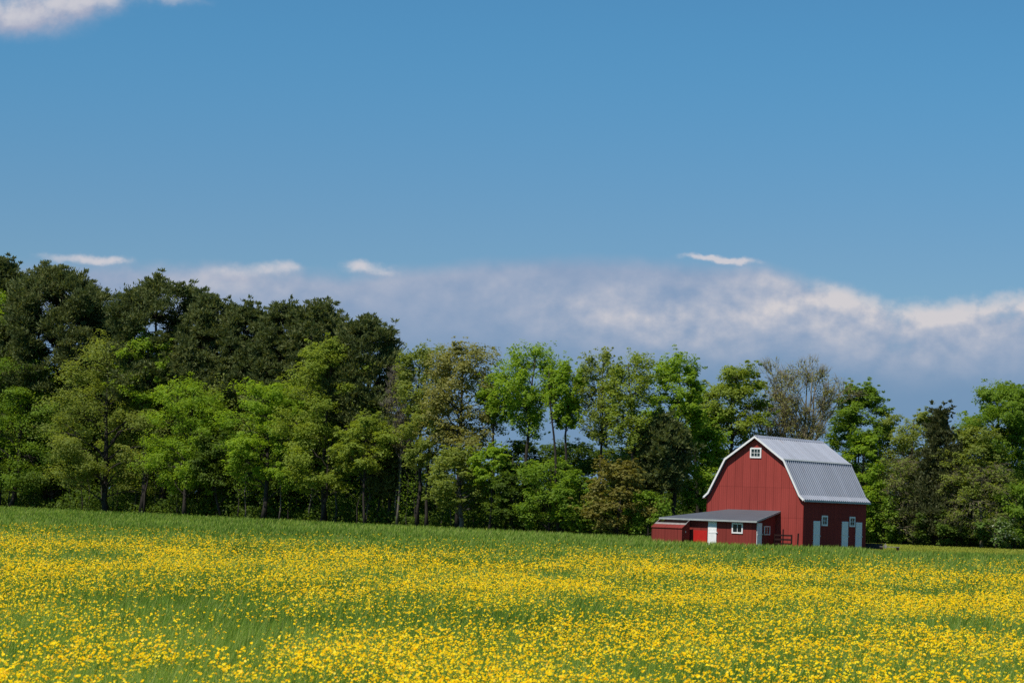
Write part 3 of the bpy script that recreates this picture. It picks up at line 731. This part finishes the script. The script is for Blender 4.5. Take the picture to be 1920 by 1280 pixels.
# understorey, middle
UG = "small trees under the middle row"
tree("small_tree", 965, 865, 985, 44, 3, "broad", "dark", "dim green small tree right of the vivid crown", group=UG)
tree("small_tree", 1030, 855, 990, 52, 3, "broad", "green", "leafy green small tree at the middle of the wood edge", group=UG)
tree("small_tree", 1090, 880, 995, 44, 2, "broad", "green", "bushy green small tree left of the tan one", group=UG)
tree("small_tree", 1160, 855, 1000, 58, 1.5, "dome", "tan", "tan-bronze small tree with new leaves left of the shed", group=UG, dens=.8)
tree("pine_tree", 1240, 775, 915, 48, 4, "pine", "pine", "dark lone pine left of the barn among light green trees", "pinebark", UG, rb=.3)
tree("small_tree", 1310, 790, 960, 54, 3, "dome", "bright", "bright green tree close behind the barn's left eave", group=UG)
tree("small_tree", 1215, 920, 1000, 38, 1, "shrub", "green", "low green bush next to the coop", group=UG)
tree("small_tree", 1000, 812, 890, 60, 16, "broad", "dark", "shaded tree showing between the trunks of the forked tree", group=UG)
tree("small_tree", 1110, 825, 905, 60, 14, "broad", "dark", "shaded tree showing behind the slender grey-green tree", group=UG)
tree("small_tree", 1200, 822, 910, 55, 14, "broad", "olive", "dull olive tree behind the tan small tree", group=UG)
# right, behind the barn
RG = "trees right of and behind the barn"
tree("bare_tree", 1506, 672, 835, 70, 4, "bare", "khaki", "nearly bare budding tree with fine upright twigs behind the barn roof", "tanbark", RG, rb=.40, stems=4, nb=46, dens=1.7)
tree("bare_tree", 1440, 760, 850, 46, 8, "bare", "khaki", "thin grey twiggy tree just left of the big budding one", "tanbark", RG, dens=.8, nb=16)
tree("broadleaf_tree", 1616, 710, 850, 50, 4, "dome", "green", "fresh green tree with pointed head at the barn roof's right end", group=RG, dens=1.3, rb=.24)
tree("broadleaf_tree", 1610, 800, 1000, 46, 1, "dome", "bright", "light green tree hugging the barn's right side", group=RG)
tree("broadleaf_tree", 1700, 764, 905, 66, 3, "broad", "olive", "olive-green tree left of the dark cedar", group=RG, dens=.9)
tree("cedar_tree", 1757, 755, 1000, 60, 0.0, "cedar", "cedar", "dark pointed red cedar with ragged spiky tip", "pinebark", RG, dens=.7, rb=.2)
tree("broadleaf_tree", 1886, 716, 930, 80, 5, "dome", "green", "large deep green maple at the right edge of the picture", group=RG, dens=1.2, nb=34, rb=.33)
tree("broadleaf_tree", 1826, 788, 950, 62, 1, "dome", "olive", "olive tree with drooping branches right of the cedar", group=RG)
tree("bare_tree", 1690, 840, 1010, 56, 0, "droop", "olive", "tangle of tan bare branches low between barn and cedar", "tanbark", RG, dens=.7, rb=.18)
tree("bare_tree", 1842, 860, 1010, 66, -0.5, "droop", "olive", "wide tan twiggy tree leaning over the mown strip at the right", "tanbark", RG, dens=.9, rb=.18)
tree("bush", 1655, 930, 1018, 40, -1, "shrub", "green", "round green bush at the mown strip near the stock tank", group=RG, cat="bush")
tree("bush", 1765, 950, 1020, 44, -1.5, "shrub", "dark", "dark low bush at the foot of the cedar", group=RG, cat="bush")
tree("bush", 1868, 968, 1022, 34, -2.5, "shrub", "blossom", "green bush flecked with white blossom at the right end of the mown strip", group=RG, cat="bush", dens=.8)
tree("bush", 1905, 900, 1020, 40, 0, "shrub", "green", "tall green bush at the right edge behind the white blossom", group=RG, cat="bush")
tree("bush", 1810, 960, 1022, 36, 0, "shrub", "dark", "dark bush between the cedar and the white blossom", group=RG, cat="bush")

# deep rows of the wood: copies of four dark trees
def copy_tree(o, loc, rz, sc):
    c = o.copy(); COL.objects.link(c); c.location = loc; c.rotation_euler = (0, 0, rz); c.scale = (sc, sc, sc)
    for ch in o.children:
        d = ch.copy(); COL.objects.link(d); d.parent = c
    return c
rng = np.random.default_rng(77)
protos = [make_tree("wood_tree", 900 + i, (0, 0, 0), h, z0, r, kd, lf, "bark", rb=.22) for i, (h, z0, r, kd, lf) in enumerate(
    [(15, 2.0, 4.2, "broad", "dark"), (19, 7, 3.6, "pine", "pine"), (12, 1.2, 3.8, "dome", "dark"), (16, 3, 4.0, "broad", "olive")])]
used = [False] * 4
for i in range(96):
    px = -170 + 2230 * ((i * 41 % 96) + rng.uniform(.1, .9)) / 96
    Y = edge_at(px) + (12, 20, 30)[i % 3] + rng.uniform(0, 8)
    k = int(rng.integers(0, 4)); sc = rng.uniform(.85, 1.1) * (1.0, .75, 1.15, .95)[k]
    if px < 640: sc *= 1.22
    if px > 660: sc *= .62; k = (0, 2)[i % 2] if k == 1 else k
    if 690 < px < 1330: sc *= .72
    X = at(px, 950, Y)[0]
    o = protos[k] if not used[k] else None
    if o is None: o = copy_tree(protos[k], (X, Y, 0), rng.uniform(0, 6.28), sc)
    else: used[k] = True; o.location = (X, Y, 0); o.scale = (sc,) * 3
    tag(o, "dark tree deep in the wood, half hidden behind the front row", "tree", "trees deep in the wood")

# thin stems in the shade at the foot of the wood
def stem(seed):
    r_ = np.random.default_rng(seed); root = empty("sapling", (0, 0, 0)); mb = MB(); H = r_.uniform(6, 10)
    P = crooked(r_, (0, 0, 0), (r_.normal(0, .5), r_.normal(0, .4), H), 8, .12)
    mb.tube(P, np.linspace(r_.uniform(.07, .13), .025, 8), 6)
    for i in range(7):
        a = P[int(r_.integers(3, 8))]; mb.tube(crooked(r_, a, a + np.array([r_.normal(0, 1), r_.normal(0, 1), r_.uniform(.3, 1.3)]), 4, .2), np.linspace(.03, .01, 4), 4)
    mb.build("trunk", M["bark"] if seed % 3 else M["greybark"], root, smooth=True, fix=False)
    n = 260; c = P[r_.integers(3, 8, n)] + r_.normal(0, .75, (n, 3)) * np.array([1, 1, .8])
    np_mesh("crown", leaf_quads(r_, c, .26, np.tile([0, 0, 1.0], (n, 1))), np.full(n, 4), M["dark" if seed % 2 else "green"], r_.uniform(0, 1, n), root)
    return root
sp_ = [stem(500 + i) for i in range(6)]; us = [False] * 6
for i in range(70):
    px = -60 + 1290 * (i + rng.uniform(.05, .95)) / 70 if i < 58 else 1620 + 330 * (i - 58 + rng.uniform(.1, .9)) / 12
    Y = edge_at(px) + rng.uniform(3.0, 13.0); X = at(px, 950, Y)[0]; k = i % 6
    if us[k]: o = copy_tree(sp_[k], (X, Y, 0), rng.uniform(0, 6.28), rng.uniform(.7, 1.1))
    else: o = sp_[k]; us[k] = True; o.location = (X, Y, 0)
    tag(o, "slim straight sapling stem in the shade at the foot of the wood", "sapling", "saplings at the foot of the wood")

# undergrowth: one mass of brush nobody could count
def undergrowth():
    r_ = np.random.default_rng(31); n = 150000
    px = r_.uniform(-220, 2140, n); dy = r_.uniform(7, 36, n)
    ok = ~((px > 1225) & (px < 1300) & (dy < 2)); px, dy = px[ok], dy[ok]; n = len(px)
    Y = np.interp(px, *D_EDGE) + dy
    X = (px - 960) / FPX * Y * .9994 - .0352 * 0
    X = np.array([(px[i] - 960 - 0.0352 * 300) / FPX * Y[i] for i in range(n)])
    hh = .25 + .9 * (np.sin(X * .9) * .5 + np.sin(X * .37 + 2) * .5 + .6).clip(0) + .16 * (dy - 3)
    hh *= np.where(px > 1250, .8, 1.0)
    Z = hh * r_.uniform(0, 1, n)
    P = np.stack([X + r_.normal(0, .2, n), Y + r_.normal(0, .2, n), Z + .05], 1)
    V = leaf_quads(r_, P, .34, np.tile([0, -.5, .5], (n, 1)))
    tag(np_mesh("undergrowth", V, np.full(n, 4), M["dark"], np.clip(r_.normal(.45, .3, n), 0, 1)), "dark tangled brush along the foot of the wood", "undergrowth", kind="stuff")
undergrowth()

# ------------------------------------------------------------------ meadow
def vnoise(x, y, s, seed):             # value noise
    x, y = x / s, y / s; xi, yi = np.floor(x).astype(int), np.floor(y).astype(int); fx, fy = x - xi, y - yi
    fx, fy = fx * fx * (3 - 2 * fx), fy * fy * (3 - 2 * fy)
    def hsh(a, b):
        v = np.sin(a * 127.1 + b * 311.7 + seed * 74.7) * 43758.5453; return v - np.floor(v)
    return (hsh(xi, yi) * (1 - fx) + hsh(xi + 1, yi) * fx) * (1 - fy) + (hsh(xi, yi + 1) * (1 - fx) + hsh(xi + 1, yi + 1) * fx) * fy

def px_of(X, Y): return 960 + X / Y * FPX + 0.0352 * 300 * 0 + 10     # bearing of a ground point, in photograph columns
def outside_buildings(X, Y):
    lx, ly = barn_local(X, Y)
    barn = (np.abs(lx) < HW + .1) & (ly > OF - .1) & (ly < LEN)
    shed = (lx > -6.7) & (lx < 2.15) & (ly > -3.2) & (ly < .4)
    coop = (lx > -6.95) & (lx < -3.8) & (ly > -4.95) & (ly < -3.2)
    return ~(barn | shed | coop)

def blades(r_, X, Y, H, W, lean, tints, wind=(.55, -.1)):
    n = len(X); a = r_.uniform(0, math.pi, n); ca, sa = np.cos(a) * W, np.sin(a) * W
    bx = r_.normal(wind[0], .55, n) * lean * H; by = r_.normal(wind[1], .5, n) * lean * H
    B = np.stack([X, Y, np.zeros(n)], 1); wv = np.stack([ca, sa, np.zeros(n)], 1)
    Md = np.stack([X + bx * .35, Y + by * .35, H * .6], 1); Tp = np.stack([X + bx, Y + by, H], 1)
    q = np.stack([B - wv, B + wv, Md + wv * .8, Md - wv * .8, Md - wv * .8, Md + wv * .8, Tp], 1).reshape(-1, 3)
    return q, np.tile([4, 3], n), np.repeat(tints, 2)

def meadow():
    r_ = np.random.default_rng(11); N = 520000
    Y = np.exp(r_.uniform(math.log(27), math.log(318), N)); X = Y * r_.uniform(-.262, .262, N)
    px = px_of(X, Y)
    ok = (Y < np.interp(px, *D_TALL)) & outside_buildings(X, Y); X, Y, px = X[ok], Y[ok], px[ok]; n = len(X)
    cl = vnoise(X, Y, 1.1, 3) * .5 + vnoise(X, Y, 4.0, 5) * .5; big = vnoise(X, Y, 13.0, 8)
    H = (.38 + .20 * cl) * np.interp(Y, [60, 130], [1.22, 1.0]) * r_.uniform(.65, 1.12, n)
    W = np.maximum(.0065, .00015 * Y) * r_.uniform(.7, 1.3, n)
    tint = np.clip(.36 + .40 * (cl - .5) + .25 * (big - .5) + r_.normal(0, .26, n), 0, .8)
    dry = r_.random(n) < .035; tint[dry] = r_.uniform(.85, 1, dry.sum())
    V, sz, tt = blades(r_, X, Y, H, W, .28, tint)
    tag(np_mesh("meadow_grass", V, sz, M["grass"], tt), "tall green meadow grass filling the field", "grass", kind="stuff")
meadow()

def short_grass():
    r_ = np.random.default_rng(13); N = 70000
    px = r_.uniform(1290, 2250, N); Y = r_.uniform(186, 262, N); X = (px - 970) / FPX * Y
    ok = (Y > np.interp(px, *D_TALL) - 2) & (Y < np.interp(px, *D_EDGE) + 3) & outside_buildings(X, Y); X, Y = X[ok], Y[ok]; n = len(X)
    tint = np.clip(vnoise(X, Y, 3, 2) * .6 + r_.normal(.15, .2, n), 0, 1)
    V, sz, tt = blades(r_, X, Y, r_.uniform(.07, .2, n), np.full(n, .035), .4, tint)
    tag(np_mesh("mown_grass", V, sz, M["lawn"], tt), "short yellowish mown grass beside and behind the barn", "grass", kind="stuff")
short_grass()

def flowers():
    r_ = np.random.default_rng(17); N = 150000
    Y = np.exp(r_.uniform(math.log(27), math.log(165), N)); X = Y * r_.uniform(-.262, .262, N); px = px_of(X, Y)
    # flower cover follows drifts across the field: distance bands that change from left to right
    lY = np.log(Y)
    far = np.interp(px, [0, 600, 1000, 1300, 1600, 1920], [150, 150, 148, 142, 140, 146])
    far = far * (1 + .10 * (vnoise(X, Y, 9, 21) - .5))
    d = 1 / (1 + np.exp((Y - far) / 9))                                    # thins out into the green far strip
    mid = np.exp(-((Y - 84) / 26) ** 2)                                    # dense drift in the middle
    near = np.interp(px, [0, 500, 900, 1200, 1500, 1920], [.34, .36, .34, .22, .15, .2]) * (1 / (1 + np.exp((Y - 42.5) / 1.2)))
    g1 = np.interp(px, [0, 150, 350, 900, 1150, 1920], [.40, .34, .15, .17, .37, .45])
    base = .30 + .60 * mid; band = 1 / (1 + np.exp((Y - 57) / 2.5)) * (1 - 1 / (1 + np.exp((Y - 43) / 1.2)))
    dens = base * (1 - 1 / (1 + np.exp((Y - 57) / 2.5))) + g1 * band + near
    cl = vnoise(X, Y * .6, 2.2, 31) * .5 + vnoise(X, Y * .6, .7, 33) * .3 + vnoise(X, Y * .5, 7, 35) * .2
    dens = .86 * dens * d * np.clip((cl - .29) * 3.9, .05, 1.6)
    ok = r_.random(N) < dens; X, Y = X[ok], Y[ok]; n = len(X)
    # each plant top: 3-5 heads
    k = 3; Xh = np.repeat(X, k) + r_.normal(0, .013, n * k) * (1 + np.repeat(Y, k) / 160); Yh = np.repeat(Y, k) + r_.normal(0, .02, n * k)
    Zh = np.repeat(r_.uniform(.42, .66, n) * np.interp(Y, [60, 130], [1.08, .92]), k) + r_.normal(0, .010, n * k)
    R = .0185 * np.repeat(r_.uniform(.65, 1.25, n), k) * r_.uniform(.8, 1.2, n * k) * np.where(np.repeat(Y, k) > 90, 1.25, 1.0)
    Nn = unit(np.stack([r_.normal(-.15, .5, n * k), r_.normal(-.4, .5, n * k), np.full(n * k, .75)], 1))
    t = unit(np.cross(Nn, r_.normal(0, 1, (n * k, 3)))); b = np.cross(Nn, t)
    # single small heads and buds lower down among the blades
    m = int(n * 1.3); pick = r_.integers(0, n, m); ex = X[pick] + r_.normal(0, .25, m); ey = Y[pick] + r_.normal(0, .5, m)
    Xh, Yh, Zh = np.append(Xh, ex), np.append(Yh, ey), np.append(Zh, r_.uniform(.33, .56, m) * np.interp(ey, [60, 130], [1.08, .92]))
    R = np.append(R, .0120 * r_.uniform(.7, 1.4, m)); Ns = unit(np.stack([r_.normal(-.15, .5, m), r_.normal(-.4, .5, m), np.full(m, .75)], 1)); Nn = np.concatenate([Nn, Ns])
    t = unit(np.cross(Nn, r_.normal(0, 1, (len(Nn), 3)))); b = np.cross(Nn, t)
    C = np.stack([Xh, Yh, Zh], 1); ring = []
    for j in range(5):
        a = 2 * math.pi * j / 5; ring.append(C + (t * math.cos(a) + b * math.sin(a)) * R[:, None] + Nn * (R * .25)[:, None])
    V = np.stack(ring, 1).reshape(-1, 3)
    tag(np_mesh("yellow_wildflowers", V, np.full(len(C), 5), M["petal"], r_.uniform(0, 1, len(C))), "drifts of small yellow wildflowers over the meadow", "flowers", kind="stuff")
    print("flowers", n)
flowers()

def clumps():
    for i, (px, py, h, lab) in enumerate([(448, 1046, .85, "dark grass clump in the yellow drift on the left"), (512, 1140, .62, "dark grass clump at the green band's left end"),
                                          (1815, 1105, .75, "dark grass clump in the flowers far right"), (540, 1128, .72, "upright dark blades just right of the green band's clump"),
                                          (1570, 1062, .6, "small dark grass clump before the barn")]):
        r = ray(px, py); t = (.15 - CAMZ) / r[2]; p = r * t
        r_ = np.random.default_rng(60 + i); n = 80
        V, sz, tt = blades(r_, r_.uniform(-.42, .42, n), r_.uniform(-.2, .2, n), 1.0 * h * r_.uniform(.6, 1.1, n), np.full(n, .013), .30, r_.uniform(0, 1, n))
        o = np_mesh("grass_clump", V, sz, M["weed"], tt); o.location = (p[0], p[1], 0); tag(o, lab, "grass clump", "dark grass clumps in the meadow")
clumps()
